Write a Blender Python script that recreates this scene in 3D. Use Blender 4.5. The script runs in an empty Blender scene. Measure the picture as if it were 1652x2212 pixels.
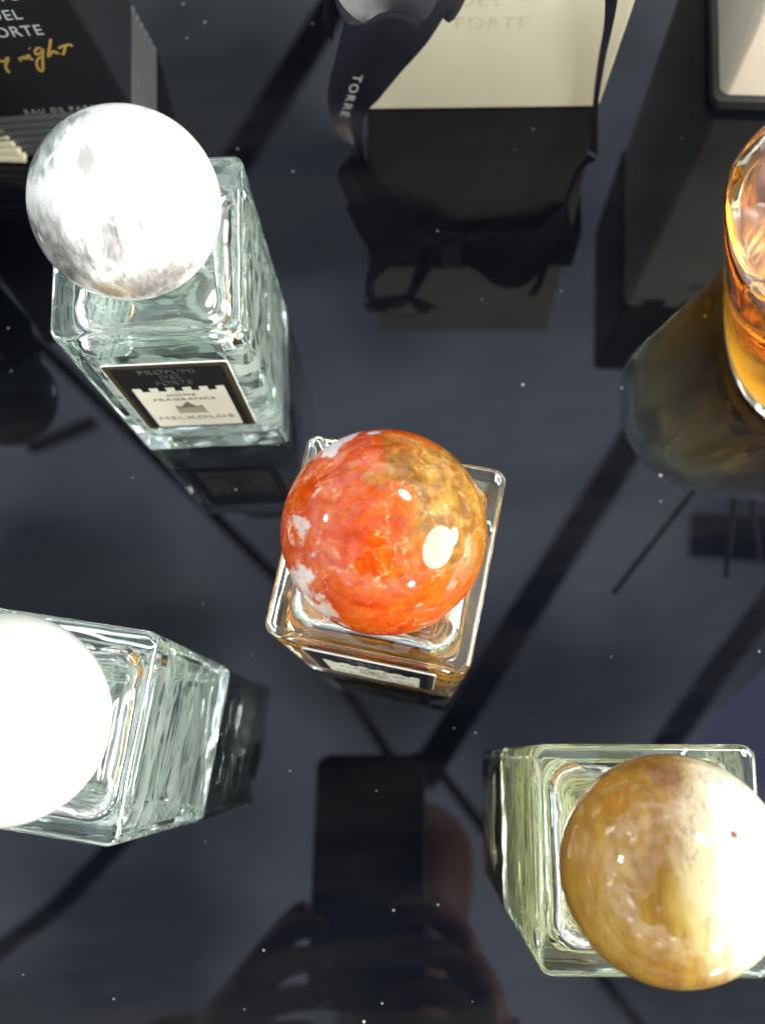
import bpy, bmesh, math, random
from mathutils import Vector, Matrix
random.seed(7)
SC = bpy.context.scene
COL = SC.collection

# ------------------------------------------------------------------ camera
H = 0.34                                    # lens height above the glossy table top
ROWS = ((0.9901163, 0.1402486, 0.0), (-0.1364908, 0.9635877, -0.2299328), (-0.0322477, 0.2276602, 0.9732065))
RM = Matrix(ROWS)
FOC = 2273.0                                # focal length in units of a 1652 x 2212 frame
cam_d = bpy.data.cameras.new('camera')
cam = bpy.data.objects.new('camera', cam_d); COL.objects.link(cam)
mw = RM.to_4x4(); mw.translation = Vector((0, 0, H)); cam.matrix_world = mw
cam_d.sensor_fit = 'VERTICAL'; cam_d.sensor_height = 24.0; cam_d.sensor_width = 18.0
cam_d.lens = 24.0 * FOC / 2212.0
cam_d.clip_start = 0.004; cam_d.clip_end = 60
cam_d.dof.use_dof = True; cam_d.dof.focus_distance = 0.25; cam_d.dof.aperture_fstop = 9.0
SC.camera = cam

# ------------------------------------------------------------------ world: the room the shop table stands in
W = bpy.data.worlds.new('World'); SC.world = W; W.use_nodes = True
nt = W.node_tree; nt.nodes.clear()
def N(t, typ, **k):
    n = t.nodes.new(typ)
    for a, b in k.items():
        if a in n.inputs.keys(): n.inputs[a].default_value = b
        else: setattr(n, a, b)
    return n
out = N(nt, 'ShaderNodeOutputWorld'); bg = N(nt, 'ShaderNodeBackground')
tc = N(nt, 'ShaderNodeTexCoord'); sep = N(nt, 'ShaderNodeSeparateXYZ')
nt.links.new(tc.outputs['Generated'], sep.inputs[0])
rmp = N(nt, 'ShaderNodeValToRGB')
els = rmp.color_ramp.elements
els[0].position = 0.40; els[0].color = (0.03, 0.025, 0.02, 1)
els[1].position = 0.92; els[1].color = (1.12, 1.26, 1.52, 1)
e = els.new(0.52); e.color = (0.9, 0.92, 0.85, 1)
e = els.new(0.62); e.color = (2.5, 2.55, 2.4, 1)
e = els.new(0.80); e.color = (2.1, 2.2, 2.15, 1)
mp = N(nt, 'ShaderNodeMath', operation='MULTIPLY_ADD'); mp.inputs[1].default_value = 0.5; mp.inputs[2].default_value = 0.5
nt.links.new(sep.outputs['Z'], mp.inputs[0]); nt.links.new(mp.outputs[0], rmp.inputs[0])
nz = N(nt, 'ShaderNodeTexNoise', Scale=5.5, Detail=2.0)
nt.links.new(tc.outputs['Generated'], nz.inputs['Vector'])
r2 = N(nt, 'ShaderNodeValToRGB'); r2.color_ramp.elements[0].position = 0.63; r2.color_ramp.elements[1].position = 0.70
r2.color_ramp.elements[0].color = (0, 0, 0, 1); r2.color_ramp.elements[1].color = (5.0, 4.9, 4.5, 1)
nt.links.new(nz.outputs['Fac'], r2.inputs[0])
band = N(nt, 'ShaderNodeMapRange'); band.inputs['From Min'].default_value = 0.66; band.inputs['From Max'].default_value = 0.50
nt.links.new(sep.outputs['Z'], band.inputs['Value'])
low = N(nt, 'ShaderNodeMapRange'); low.inputs['From Min'].default_value = -0.15; low.inputs['From Max'].default_value = 0.05
nt.links.new(sep.outputs['Z'], low.inputs['Value'])
mm = N(nt, 'ShaderNodeMath', operation='MULTIPLY'); nt.links.new(band.outputs[0], mm.inputs[0]); nt.links.new(low.outputs[0], mm.inputs[1])
sc_ = N(nt, 'ShaderNodeVectorMath', operation='SCALE'); nt.links.new(r2.outputs[0], sc_.inputs[0]); nt.links.new(mm.outputs[0], sc_.inputs['Scale'])
ad = N(nt, 'ShaderNodeVectorMath', operation='ADD'); nt.links.new(rmp.outputs[0], ad.inputs[0]); nt.links.new(sc_.outputs[0], ad.inputs[1])
# uneven ceiling: large soft dark and light areas
nz2 = N(nt, 'ShaderNodeTexNoise', Scale=5.0, Detail=2.0, Roughness=0.4); nt.links.new(tc.outputs['Generated'], nz2.inputs['Vector'])
mrc = N(nt, 'ShaderNodeMapRange'); mrc.inputs['From Min'].default_value = 0.38; mrc.inputs['From Max'].default_value = 0.60; mrc.inputs['To Min'].default_value = 0.38; mrc.inputs['To Max'].default_value = 1.12
nt.links.new(nz2.outputs['Fac'], mrc.inputs['Value'])
sc2_ = N(nt, 'ShaderNodeVectorMath', operation='SCALE'); nt.links.new(ad.outputs[0], sc2_.inputs[0]); nt.links.new(mrc.outputs[0], sc2_.inputs['Scale'])
nt.links.new(sc2_.outputs[0], bg.inputs['Color']); bg.inputs['Strength'].default_value = 1.0
nt.links.new(bg.outputs[0], out.inputs[0])

# ------------------------------------------------------------------ lamps
def area(name, loc, target, sx, sy, power, color=(1, 1, 1), shape='RECTANGLE'):
    l = bpy.data.lights.new(name, 'AREA'); l.shape = shape; l.size = sx; l.size_y = sy
    l.energy = power; l.color = color
    o = bpy.data.objects.new(name, l); COL.objects.link(o); o.location = loc
    o.rotation_euler = (Vector(target) - Vector(loc)).to_track_quat('-Z', 'Y').to_euler()
    return o
BC = Vector((0.0, 0.048, 0.117))
def along(d, r): return BC + Vector(d).normalized() * r
area('shop_window_light', along((0.83, -0.45, 0.36), 1.1), BC, 0.80, 0.74, 25, (1.0, 0.98, 0.93), 'ELLIPSE')
area('side_window_light', along((0.87, -0.20, 0.10), 1.1), BC, 0.30, 0.22, 4, (1.0, 0.97, 0.9), 'ELLIPSE')
area('ceiling_spot_light', along((0.44, 0.42, 0.79), 1.6), BC, 0.42, 0.24, 7.0, (1.0, 0.97, 0.9), 'ELLIPSE')
area('front_spot_light', along((-0.14, -0.58, 0.80), 1.6), BC, 0.05, 0.05, 0.8, (1, 1, 1), 'DISK')
area('left_spot_light', along((-0.85, 0.25, 0.45), 1.4), BC, 0.14, 0.10, 2.0, (0.93, 0.97, 1.0))
area('near_spot_light', along((0.30, -0.90, 0.22), 1.5), Vector((0.05, 0.18, 0.05)), 0.16, 0.16, 7, (1, 0.97, 0.90), 'DISK')

SC.view_settings.view_transform = 'Standard'; SC.view_settings.look = 'None'
SC.view_settings.exposure = 0.80; SC.view_settings.gamma = 1.0
SC.view_settings.use_curve_mapping = False
cy = SC.cycles if hasattr(SC, 'cycles') else None
if cy:
    cy.max_bounces = 28; cy.transmission_bounces = 28; cy.glossy_bounces = 12; cy.diffuse_bounces = 4
    cy.transparent_max_bounces = 12; cy.caustics_refractive = True; cy.caustics_reflective = True
    cy.sample_clamp_indirect = 22.0; cy.blur_glossy = 0.3
    cy.use_denoising = True

# ------------------------------------------------------------------ survey helpers (frame position + height -> world point)
def ray(u, v):
    return (RM @ Vector(((u - 826.0) / FOC, -(v - 1106.0) / FOC, -1.0))).normalized()
def P(u, v, z=0.0):
    d = ray(u, v); t = (z - H) / d.z
    p = Vector((0, 0, H)) + d * t
    return p
def PM(u, v, z):                             # a point at height z whose mirror image in the table shows at (u, v)
    p = P(u, v, -z); p.z = z; return p
def on_plane(u, v, o, n, mirror=False):
    d = ray(u, v); c = Vector((0, 0, H))
    if mirror: d = Vector((d.x, d.y, -d.z)); c = Vector((0, 0, -H))
    return c + d * ((o - c).dot(n) / d.dot(n))

# ------------------------------------------------------------------ materials
def mat(name):
    m = bpy.data.materials.new(name); m.use_nodes = True
    t = m.node_tree; return m, t, t.nodes['Principled BSDF']
TONE = 0.63                                 # paper, card and stone tones for the exposure set above
def simple(name, col, rough=0.5, spec=0.5, metal=0.0, bump=0.0, bscale=300.0, coat=0.0, vary=0.0, sheen=0.0):
    m, t, b = mat(name); col = tuple(x * TONE for x in col)
    b.inputs['Base Color'].default_value = (*col, 1); b.inputs['Roughness'].default_value = rough
    b.inputs['Specular IOR Level'].default_value = spec; b.inputs['Metallic'].default_value = metal
    b.inputs['Coat Weight'].default_value = coat; b.inputs['Sheen Weight'].default_value = sheen
    c = N(t, 'ShaderNodeTexCoord')
    if bump or vary:
        n = N(t, 'ShaderNodeTexNoise', Scale=bscale, Detail=5.0); t.links.new(c.outputs['Object'], n.inputs['Vector'])
    if bump:
        bp = N(t, 'ShaderNodeBump', Strength=bump, Distance=0.0003); t.links.new(n.outputs['Fac'], bp.inputs['Height'])
        t.links.new(bp.outputs[0], b.inputs['Normal'])
    if vary:
        mx = N(t, 'ShaderNodeMix', data_type='RGBA'); mx.inputs[6].default_value = (*[x * (1 - vary) for x in col], 1)
        mx.inputs[7].default_value = (*[min(1, x * (1 + vary)) for x in col], 1)
        t.links.new(n.outputs['Fac'], mx.inputs[0]); t.links.new(mx.outputs[2], b.inputs['Base Color'])
    return m
def glass(name, col, ior=1.5, rough=0.0, dens=0.0, bump=0.0, bscale=60.0, vol=None, stretch=1.0):
    m = bpy.data.materials.new(name); m.use_nodes = True; t = m.node_tree; t.nodes.clear()
    o = N(t, 'ShaderNodeOutputMaterial'); g = N(t, 'ShaderNodeBsdfGlass', IOR=ior, Roughness=rough); g.inputs['Color'].default_value = (*col, 1)
    t.links.new(g.outputs[0], o.inputs['Surface'])
    if bump:
        c = N(t, 'ShaderNodeTexCoord'); n = N(t, 'ShaderNodeTexNoise', Scale=bscale, Detail=1.5)
        mpp = N(t, 'ShaderNodeMapping'); mpp.inputs['Scale'].default_value = (1, 1, stretch); t.links.new(c.outputs['Object'], mpp.inputs['Vector'])
        t.links.new(mpp.outputs[0], n.inputs['Vector'])
        bp = N(t, 'ShaderNodeBump', Strength=bump, Distance=0.002); t.links.new(n.outputs['Fac'], bp.inputs['Height'])
        t.links.new(bp.outputs[0], g.inputs['Normal'])
    if vol:
        v = N(t, 'ShaderNodeVolumeAbsorption', Density=dens); v.inputs['Color'].default_value = (*vol, 1)
        t.links.new(v.outputs[0], o.inputs['Volume'])
    return m
def paint_caustics(m, colr, lo, hi, amount, scale=85.0, stretch=0.3, heel=0.0, top=None):
    """glass with painted pale streaks (and an optional heel) standing in for caustic light"""
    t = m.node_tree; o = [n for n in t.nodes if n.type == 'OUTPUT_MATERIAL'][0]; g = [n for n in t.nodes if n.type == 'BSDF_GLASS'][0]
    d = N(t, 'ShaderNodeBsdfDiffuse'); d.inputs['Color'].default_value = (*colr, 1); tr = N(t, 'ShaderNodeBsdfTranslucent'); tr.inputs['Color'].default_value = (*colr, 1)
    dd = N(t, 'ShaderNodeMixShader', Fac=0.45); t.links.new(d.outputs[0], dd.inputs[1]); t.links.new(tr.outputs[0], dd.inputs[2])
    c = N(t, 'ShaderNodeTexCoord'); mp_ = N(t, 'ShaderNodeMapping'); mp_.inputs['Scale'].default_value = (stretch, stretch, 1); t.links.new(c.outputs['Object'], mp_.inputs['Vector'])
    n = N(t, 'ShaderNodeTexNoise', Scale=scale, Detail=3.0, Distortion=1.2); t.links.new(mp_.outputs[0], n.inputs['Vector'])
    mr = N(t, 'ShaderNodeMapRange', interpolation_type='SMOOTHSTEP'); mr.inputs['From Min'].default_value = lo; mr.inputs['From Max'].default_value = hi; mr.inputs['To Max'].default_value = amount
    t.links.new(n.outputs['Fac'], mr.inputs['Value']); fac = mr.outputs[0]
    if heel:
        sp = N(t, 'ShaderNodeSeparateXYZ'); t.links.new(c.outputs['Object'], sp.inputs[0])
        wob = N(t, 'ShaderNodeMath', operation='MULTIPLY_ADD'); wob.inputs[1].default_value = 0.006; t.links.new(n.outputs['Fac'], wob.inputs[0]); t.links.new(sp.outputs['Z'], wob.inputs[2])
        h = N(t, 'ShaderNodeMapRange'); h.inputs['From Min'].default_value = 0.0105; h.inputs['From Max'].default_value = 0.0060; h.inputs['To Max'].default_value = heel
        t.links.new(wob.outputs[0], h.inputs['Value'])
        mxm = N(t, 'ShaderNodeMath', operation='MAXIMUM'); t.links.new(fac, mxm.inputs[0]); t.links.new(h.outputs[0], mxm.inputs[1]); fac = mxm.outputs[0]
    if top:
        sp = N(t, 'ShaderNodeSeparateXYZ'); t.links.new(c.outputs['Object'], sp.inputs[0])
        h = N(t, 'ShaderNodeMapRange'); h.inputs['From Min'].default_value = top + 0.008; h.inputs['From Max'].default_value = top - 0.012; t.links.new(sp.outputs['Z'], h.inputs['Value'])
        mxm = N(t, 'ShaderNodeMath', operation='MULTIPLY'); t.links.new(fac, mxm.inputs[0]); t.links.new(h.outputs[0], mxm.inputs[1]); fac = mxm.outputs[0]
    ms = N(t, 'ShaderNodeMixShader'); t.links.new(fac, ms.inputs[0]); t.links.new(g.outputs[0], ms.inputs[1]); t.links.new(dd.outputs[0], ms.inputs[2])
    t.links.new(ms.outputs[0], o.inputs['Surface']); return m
M_IN = glass('rippled_inner_glass', (0.99, 1.0, 0.995), 1.5, 0.0, bump=0.35, bscale=90, stretch=0.5)
M_OUT = glass('clear_bottle_glass', (0.99, 1.0, 0.995), 1.5, 0.0, bump=0.22, bscale=75, dens=2.5, vol=(0.62, 0.92, 0.78))
paint_caustics(M_OUT, (0.90, 0.94, 0.91), 0.80, 0.90, 0.0, 60.0, 0.4, 0.0)

def stone(name, base, ramp_n, patches, streak=(1, 1, 1), rough=0.06, detail_scale=110, speck=None, spec=0.42):
    """ramp_n: list of (pos, colour) for a noise ramp; patches: (unit dir, radius, colour, edge noise)"""
    m, t, b = mat(name); ramp_n = [(p_, tuple(x * TONE for x in c_)) for p_, c_ in ramp_n]
    patches = [(d_, r_, tuple(x * TONE for x in c_), e_, s_) for d_, r_, c_, e_, s_ in patches]
    b.inputs['Roughness'].default_value = rough; b.inputs['Specular IOR Level'].default_value = spec
    c = N(t, 'ShaderNodeTexCoord')
    mpn = N(t, 'ShaderNodeMapping'); mpn.inputs['Scale'].default_value = streak; mpn.inputs['Rotation'].default_value = (0.2, 0.1, 0.6)
    t.links.new(c.outputs['Object'], mpn.inputs['Vector'])
    n1 = N(t, 'ShaderNodeTexNoise', Scale=detail_scale, Detail=9.0, Roughness=0.68, Distortion=0.5); t.links.new(mpn.outputs[0], n1.inputs['Vector'])
    rp = N(t, 'ShaderNodeValToRGB'); el = rp.color_ramp.elements
    el[0].position = ramp_n[0][0]; el[0].color = (*ramp_n[0][1], 1); el[1].position = ramp_n[-1][0]; el[1].color = (*ramp_n[-1][1], 1)
    for ps, cc in ramp_n[1:-1]:
        q = el.new(ps); q.color = (*cc, 1)
    t.links.new(n1.outputs['Fac'], rp.inputs[0])
    cur = rp.outputs[0]
    nrm = N(t, 'ShaderNodeVectorMath', operation='NORMALIZE'); t.links.new(c.outputs['Object'], nrm.inputs[0])
    n2 = N(t, 'ShaderNodeTexNoise', Scale=120.0, Detail=7.0, Roughness=0.62); t.links.new(mpn.outputs[0], n2.inputs['Vector'])
    for d, rad, colr, edge, soft in patches:
        ds = N(t, 'ShaderNodeVectorMath', operation='DISTANCE'); t.links.new(nrm.outputs[0], ds.inputs[0])
        ds.inputs[1].default_value = Vector(d).normalized()
        ma = N(t, 'ShaderNodeMath', operation='MULTIPLY_ADD'); t.links.new(n2.outputs['Fac'], ma.inputs[0])
        ma.inputs[1].default_value = edge * 2; ma.inputs[2].default_value = -edge
        sm = N(t, 'ShaderNodeMath', operation='ADD'); t.links.new(ds.outputs['Value'], sm.inputs[0]); t.links.new(ma.outputs[0], sm.inputs[1])
        mr = N(t, 'ShaderNodeMapRange', interpolation_type='SMOOTHSTEP'); mr.inputs['From Min'].default_value = rad + soft; mr.inputs['From Max'].default_value = rad - soft
        t.links.new(sm.outputs[0], mr.inputs['Value'])
        mx = N(t, 'ShaderNodeMix', data_type='RGBA'); t.links.new(mr.outputs[0], mx.inputs[0]); t.links.new(cur, mx.inputs[6])
        mx.inputs[7].default_value = (*colr[:3], 1)
        if len(colr) > 3:                     # a mottled patch
            mx2 = N(t, 'ShaderNodeMix', data_type='RGBA'); r3 = N(t, 'ShaderNodeMapRange'); r3.inputs['From Min'].default_value = 0.42; r3.inputs['From Max'].default_value = 0.60
            t.links.new(n1.outputs['Fac'], r3.inputs['Value']); t.links.new(r3.outputs[0], mx2.inputs[0])
            mx2.inputs[6].default_value = (*colr[:3], 1); mx2.inputs[7].default_value = (*colr[3:6], 1)
            t.links.new(mx2.outputs[2], mx.inputs[7])
        cur = mx.outputs[2]
    if speck:                                # fine veins
        for col_, sc2, wid in speck:
            nv = N(t, 'ShaderNodeTexNoise', Scale=sc2, Detail=6.0, Roughness=0.6); t.links.new(mpn.outputs[0], nv.inputs['Vector'])
            a1 = N(t, 'ShaderNodeMath', operation='SUBTRACT'); t.links.new(nv.outputs['Fac'], a1.inputs[0]); a1.inputs[1].default_value = 0.5
            a2 = N(t, 'ShaderNodeMath', operation='ABSOLUTE'); t.links.new(a1.outputs[0], a2.inputs[0])
            mr = N(t, 'ShaderNodeMapRange'); mr.inputs['From Min'].default_value = wid; mr.inputs['From Max'].default_value = 0.0
            mr.inputs['To Max'].default_value = 0.75
            t.links.new(a2.outputs[0], mr.inputs['Value'])
            mx = N(t, 'ShaderNodeMix', data_type='RGBA'); t.links.new(mr.outputs[0], mx.inputs[0]); t.links.new(cur, mx.inputs[6]); mx.inputs[7].default_value = (*col_, 1)
            cur = mx.outputs[2]
    t.links.new(cur, b.inputs['Base Color'])
    return m

# ------------------------------------------------------------------ object helpers
def obj(name, bm, m, parent=None, smooth=None, loc=None):
    me = bpy.data.meshes.new(name); bmesh.ops.recalc_face_normals(bm, faces=bm.faces) if bm.faces else None
    bm.to_mesh(me); bm.free()
    if m: me.materials.append(m)
    o = bpy.data.objects.new(name, me); COL.objects.link(o)
    if parent: o.parent = parent
    if loc is not None: o.location = loc
    if smooth is not None:
        for p in me.polygons: p.use_smooth = True
        if smooth < 180:
            try: me.set_sharp_from_angle(angle=math.radians(smooth))
            except Exception: pass
    return o
def thing(name, label, cat, loc=(0, 0, 0), rz=0.0, group=None):
    o = bpy.data.objects.new(name, None); COL.objects.link(o); o.location = loc; o.rotation_euler = (0, 0, rz)
    o.empty_display_size = 0.02
    return tag(o, label, cat, group)
def tag(o, label=None, cat=None, group=None, kind=None):
    if label: o['label'] = label
    if cat: o['category'] = cat
    if group: o['group'] = group
    if kind: o['kind'] = kind
    return o
def rring(hw, hd, r, n=6, sup=None):
    """points of a rounded rectangle"""
    pts = []
    for cx, cy_, a0 in ((1, 1, 0), (-1, 1, 90), (-1, -1, 180), (1, -1, 270)):
        for k in range(n + 1):
            a = math.radians(a0 + 90.0 * k / n)
            pts.append((cx * (hw - r) + r * math.cos(a), cy_ * (hd - r) + r * math.sin(a)))
    return pts
def loft(bm, rings, cap0=True, cap1=True, closed=True):
    vs = [[bm.verts.new(p) for p in ring] for ring in rings]
    for a, b in zip(vs, vs[1:]):
        n = len(a)
        for i in range(n if closed else n - 1):
            j = (i + 1) % n
            bm.faces.new((a[i], a[j], b[j], b[i]))
    if cap0: bm.faces.new(vs[0][::-1])
    if cap1: bm.faces.new(vs[-1])
    return vs
def rbox(bm, w, d, z0, z1, r, bev, n=6, bn=4, cx=0, cy_=0):
    rings = []
    for k in range(bn + 1):
        a = math.pi / 2 * k / bn; s = bev * (1 - math.sin(a)); z = z0 + bev * (1 - math.cos(a))
        rings.append([(cx + x, cy_ + y, z) for x, y in rring(w / 2 - s, d / 2 - s, max(r - s, 1e-4), n)])
    for k in range(bn + 1):
        a = math.pi / 2 * k / bn; s = bev * (1 - math.cos(a)); z = z1 - bev * (1 - math.sin(a))
        rings.append([(cx + x, cy_ + y, z) for x, y in rring(w / 2 - s, d / 2 - s, max(r - s, 1e-4), n)])
    loft(bm, rings)
def box(bm, x0, x1, y0, y1, z0, z1):
    vs = [bm.verts.new(p) for p in ((x0, y0, z0), (x1, y0, z0), (x1, y1, z0), (x0, y1, z0), (x0, y0, z1), (x1, y0, z1), (x1, y1, z1), (x0, y1, z1))]
    for f in ((3, 2, 1, 0), (4, 5, 6, 7), (0, 1, 5, 4), (1, 2, 6, 5), (2, 3, 7, 6), (3, 0, 4, 7)): bm.faces.new([vs[i] for i in f])
def prism(bm, poly, fr, t0, t1):
    """extrude polygon (u,v) in frame fr=(origin,U,V,Nrm) from t0 to t1 along the normal"""
    o, U, V, Nn = fr
    a = [bm.verts.new(o + U * u + V * v + Nn * t0) for u, v in poly]
    b = [bm.verts.new(o + U * u + V * v + Nn * t1) for u, v in poly]
    n = len(poly)
    bm.faces.new(a[::-1]); bm.faces.new(b)
    for i in range(n):
        j = (i + 1) % n; bm.faces.new((a[i], a[j], b[j], b[i]))
def text_verts(s, space=1.0):
    c = bpy.data.curves.new('lettering', 'FONT'); c.body = s; c.size = 1.0; c.extrude = 0.02; c.space_character = space; c.resolution_u = 3
    o = bpy.data.objects.new('lettering', c); COL.objects.link(o)
    dg = bpy.context.evaluated_depsgraph_get(); dg.update()
    me = bpy.data.meshes.new_from_object(o.evaluated_get(dg), depsgraph=dg)
    v = [Vector(x.co) for x in me.vertices]; f = [tuple(p.vertices) for p in me.polygons]
    bpy.data.objects.remove(o); bpy.data.curves.remove(c); bpy.data.meshes.remove(me)
    return v, f
def text(bm, s, fr, u0, v0, width, height, t0=0.0001, t1=0.00018, space=1.0, serif=0.0):
    v, f = text_verts(s, space)
    x0 = min(p.x for p in v); x1 = max(p.x for p in v); y0 = min(p.y for p in v); y1 = max(p.y for p in v)
    o, U, V, Nn = fr; vs = []
    for p in v:
        a = u0 + (p.x - x0) / (x1 - x0) * width; b = v0 + (p.y - y0) / (y1 - y0) * height
        vs.append(bm.verts.new(o + U * a + V * b + Nn * (t1 if p.z > 0 else t0)))
    for q in f:
        try: bm.faces.new([vs[i] for i in q])
        except ValueError: pass
def stroke(bm, pts, fr, wdt, t0, t1):
    """flat pen stroke through frame points (u,v)"""
    L = []; R_ = []
    for i, p in enumerate(pts):
        a = Vector(pts[max(i - 1, 0)]); b = Vector(pts[min(i + 1, len(pts) - 1)])
        d = (b - a); d = d.normalized() if d.length > 0 else Vector((1, 0)); nn = Vector((-d.y, d.x)) * wdt / 2
        L.append(Vector(p) + nn); R_.append(Vector(p) - nn)
    o, U, V, Nn = fr
    for i in range(len(pts) - 1):
        q = [L[i], L[i + 1], R_[i + 1], R_[i]]
        prism(bm, [(a.x, a.y) for a in q], fr, t0, t1)
def crom(pts, n=6):
    """Catmull-Rom through vectors"""
    out_ = []; p = [pts[0]] + list(pts) + [pts[-1]]
    for i in range(1, len(p) - 2):
        for k in range(n):
            t = k / n; a, b, c, d = p[i - 1], p[i], p[i + 1], p[i + 2]
            out_.append(0.5 * ((2 * b) + (c - a) * t + (2 * a - 5 * b + 4 * c - d) * t * t + (3 * b - a - 3 * c + d) * t ** 3))
    out_.append(pts[-1]); return out_
def ribbon(bm, left, right, thick=0.00035, n=7, wave=0.0):
    A = crom([Vector(p) for p in left], n); B = crom([Vector(p) for p in right], n)
    rings = []
    for i, (a, b) in enumerate(zip(A, B)):
        d = (A[min(i + 1, len(A) - 1)] - A[max(i - 1, 0)])
        nn = (b - a).cross(d)
        nn = nn.normalized() if nn.length > 1e-12 else Vector((0, 0, 1))
        if rings and nn.dot(last) < 0: nn = -nn
        last = nn
        m_ = [a.lerp(b, k / 4) + nn * (math.sin(math.pi * k / 4) * wave) for k in range(5)]
        rings.append([q + nn * thick / 2 for q in m_] + [q - nn * thick / 2 for q in m_[::-1]])
    loft(bm, rings)

# ------------------------------------------------------------------ setting
mt, t, b = mat('black_glossy_table')
b.inputs['Base Color'].default_value = (0.004, 0.005, 0.009, 1); b.inputs['Roughness'].default_value = 0.015; b.inputs['IOR'].default_value = 1.33
c = N(t, 'ShaderNodeTexCoord')
vo = N(t, 'ShaderNodeTexVoronoi', Scale=150.0); vo.inputs['Randomness'].default_value = 1.0
t.links.new(c.outputs['Object'], vo.inputs['Vector'])
nd = N(t, 'ShaderNodeTexNoise', Scale=22.0, Detail=3.0); t.links.new(c.outputs['Object'], nd.inputs['Vector'])
# dust: only some cells carry a speck, and its size follows the cell's random colour
sx_ = N(t, 'ShaderNodeSeparateColor'); t.links.new(vo.outputs['Color'], sx_.inputs[0])
thr = N(t, 'ShaderNodeMapRange'); thr.inputs['From Min'].default_value = 0.30; thr.inputs['From Max'].default_value = 1.0; thr.inputs['To Min'].default_value = 0.0; thr.inputs['To Max'].default_value = 0.12
t.links.new(sx_.outputs[0], thr.inputs['Value'])
nm = N(t, 'ShaderNodeMath', operation='MULTIPLY'); t.links.new(thr.outputs[0], nm.inputs[0]); t.links.new(nd.outputs['Fac'], nm.inputs[1])
lt = N(t, 'ShaderNodeMath', operation='LESS_THAN'); t.links.new(vo.outputs['Distance'], lt.inputs[0]); t.links.new(nm.outputs[0], lt.inputs[1])
mx = N(t, 'ShaderNodeMix', data_type='RGBA'); t.links.new(lt.outputs[0], mx.inputs[0]); mx.inputs[6].default_value = (0.004, 0.005, 0.009, 1); mx.inputs[7].default_value = (0.42, 0.42, 0.40, 1)
# a thin smeared film
sm_ = N(t, 'ShaderNodeMapping'); sm_.inputs['Rotation'].default_value = (0, 0, 0.7); sm_.inputs['Scale'].default_value = (6, 30, 1)
t.links.new(c.outputs['Object'], sm_.inputs['Vector'])
nf = N(t, 'ShaderNodeTexNoise', Scale=1.4, Detail=6.0, Roughness=0.6); t.links.new(sm_.outputs[0], nf.inputs['Vector'])
rf = N(t, 'ShaderNodeMapRange'); rf.inputs['To Min'].default_value = 0.008; rf.inputs['To Max'].default_value = 0.045
rf.inputs['From Min'].default_value = 0.35; rf.inputs['From Max'].default_value = 0.75
t.links.new(nf.outputs['Fac'], rf.inputs['Value']); t.links.new(rf.outputs[0], b.inputs['Roughness'])
flm = N(t, 'ShaderNodeMapRange'); flm.inputs['From Min'].default_value = 0.45; flm.inputs['From Max'].default_value = 0.80
t.links.new(nf.outputs['Fac'], flm.inputs['Value'])
mxf = N(t, 'ShaderNodeMix', data_type='RGBA'); mxf.inputs[6].default_value = (0.002, 0.0025, 0.004, 1); mxf.inputs[7].default_value = (0.008, 0.008, 0.008, 1)
t.links.new(flm.outputs[0], mxf.inputs[0]); t.links.new(mxf.outputs[2], mx.inputs[6])
dc = N(t, 'ShaderNodeMix', data_type='RGBA'); dc.inputs[6].default_value = (0.05, 0.05, 0.045, 1); dc.inputs[7].default_value = (0.42, 0.42, 0.42, 1)
t.links.new(sx_.outputs[1], dc.inputs[0]); t.links.new(dc.outputs[2], mx.inputs[7])
t.links.new(mx.outputs[2], b.inputs['Base Color'])
bm = bmesh.new(); box(bm, -0.62, 0.78, -0.42, 0.85, -0.03, 0.0)
tag(obj('table_top', bm, mt), kind='structure')

# ceiling structure that the table mirrors
ZC = 2.5
m_beam = simple('dark_ceiling_track', (0.006, 0.006, 0.007), 0.9, spec=0.1)
def beam(pts, wpx, z=ZC):
    bm = bmesh.new(); q = [PM(u, v, z) for u, v in pts]; w = wpx * (z + H) / FOC / 2
    L = []; R_ = []
    for i, p in enumerate(q):
        d = (q[min(i + 1, len(q) - 1)] - q[max(i - 1, 0)]); d.z = 0; d.normalize(); nn = Vector((-d.y, d.x, 0)) * w
        L.append(p + nn); R_.append(p - nn)
    loft(bm, [[a, b_, b_ + Vector((0, 0, 0.06)), a + Vector((0, 0, 0.06))] for a, b_ in zip(L, R_)])
    o = obj('ceiling_beam', bm, m_beam); tag(o, kind='structure'); return o
beam([(780, -100), (600, 190), (420, 480)], 60)
beam([(-120, 560), (110, 765), (405, 1055), (640, 1290)], 24, 2.51)
beam([(735, 1470), (835, 1625), (900, 1700)], 20, 2.44)
beam([(930, 1640), (1060, 1810), (1330, 2150), (1440, 2290)], 22, 2.52)
beam([(1480, 760), (1330, 1010), (1130, 1330), (905, 1690)], 66, 2.36)
beam([(1720, 1230), (1560, 1440), (1380, 1700)], 46, 2.45)
beam([(-80, 2110), (120, 1960), (270, 1800)], 34, 2.43)
beam([(1500, 1150), (1700, 1165)], 90, 2.30)
beam([(-60, 830), (60, 960), (200, 905)], 14, 2.41)
def slab(pts, name, m, z):
    bm = bmesh.new(); prism(bm, [(PM(u, v, z).x, PM(u, v, z).y) for u, v in pts], (Vector((0, 0, z)), Vector((1, 0, 0)), Vector((0, 1, 0)), Vector((0, 0, 1))), 0, 0.04)
    return tag(obj(name, bm, m), kind='structure')
m_scr, t, b = mat('violet_lit_ceiling_panel')
b.inputs['Base Color'].default_value = (0.2, 0.2, 0.3, 1); b.inputs['Emission Color'].default_value = (0.5, 0.5, 1.0, 1); b.inputs['Emission Strength'].default_value = 1.9
slab([(1500, 1610), (1570, 1530), (1760, 1350), (1760, 1640), (1600, 1800)], 'ceiling_screen', m_scr, 2.6)

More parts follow.
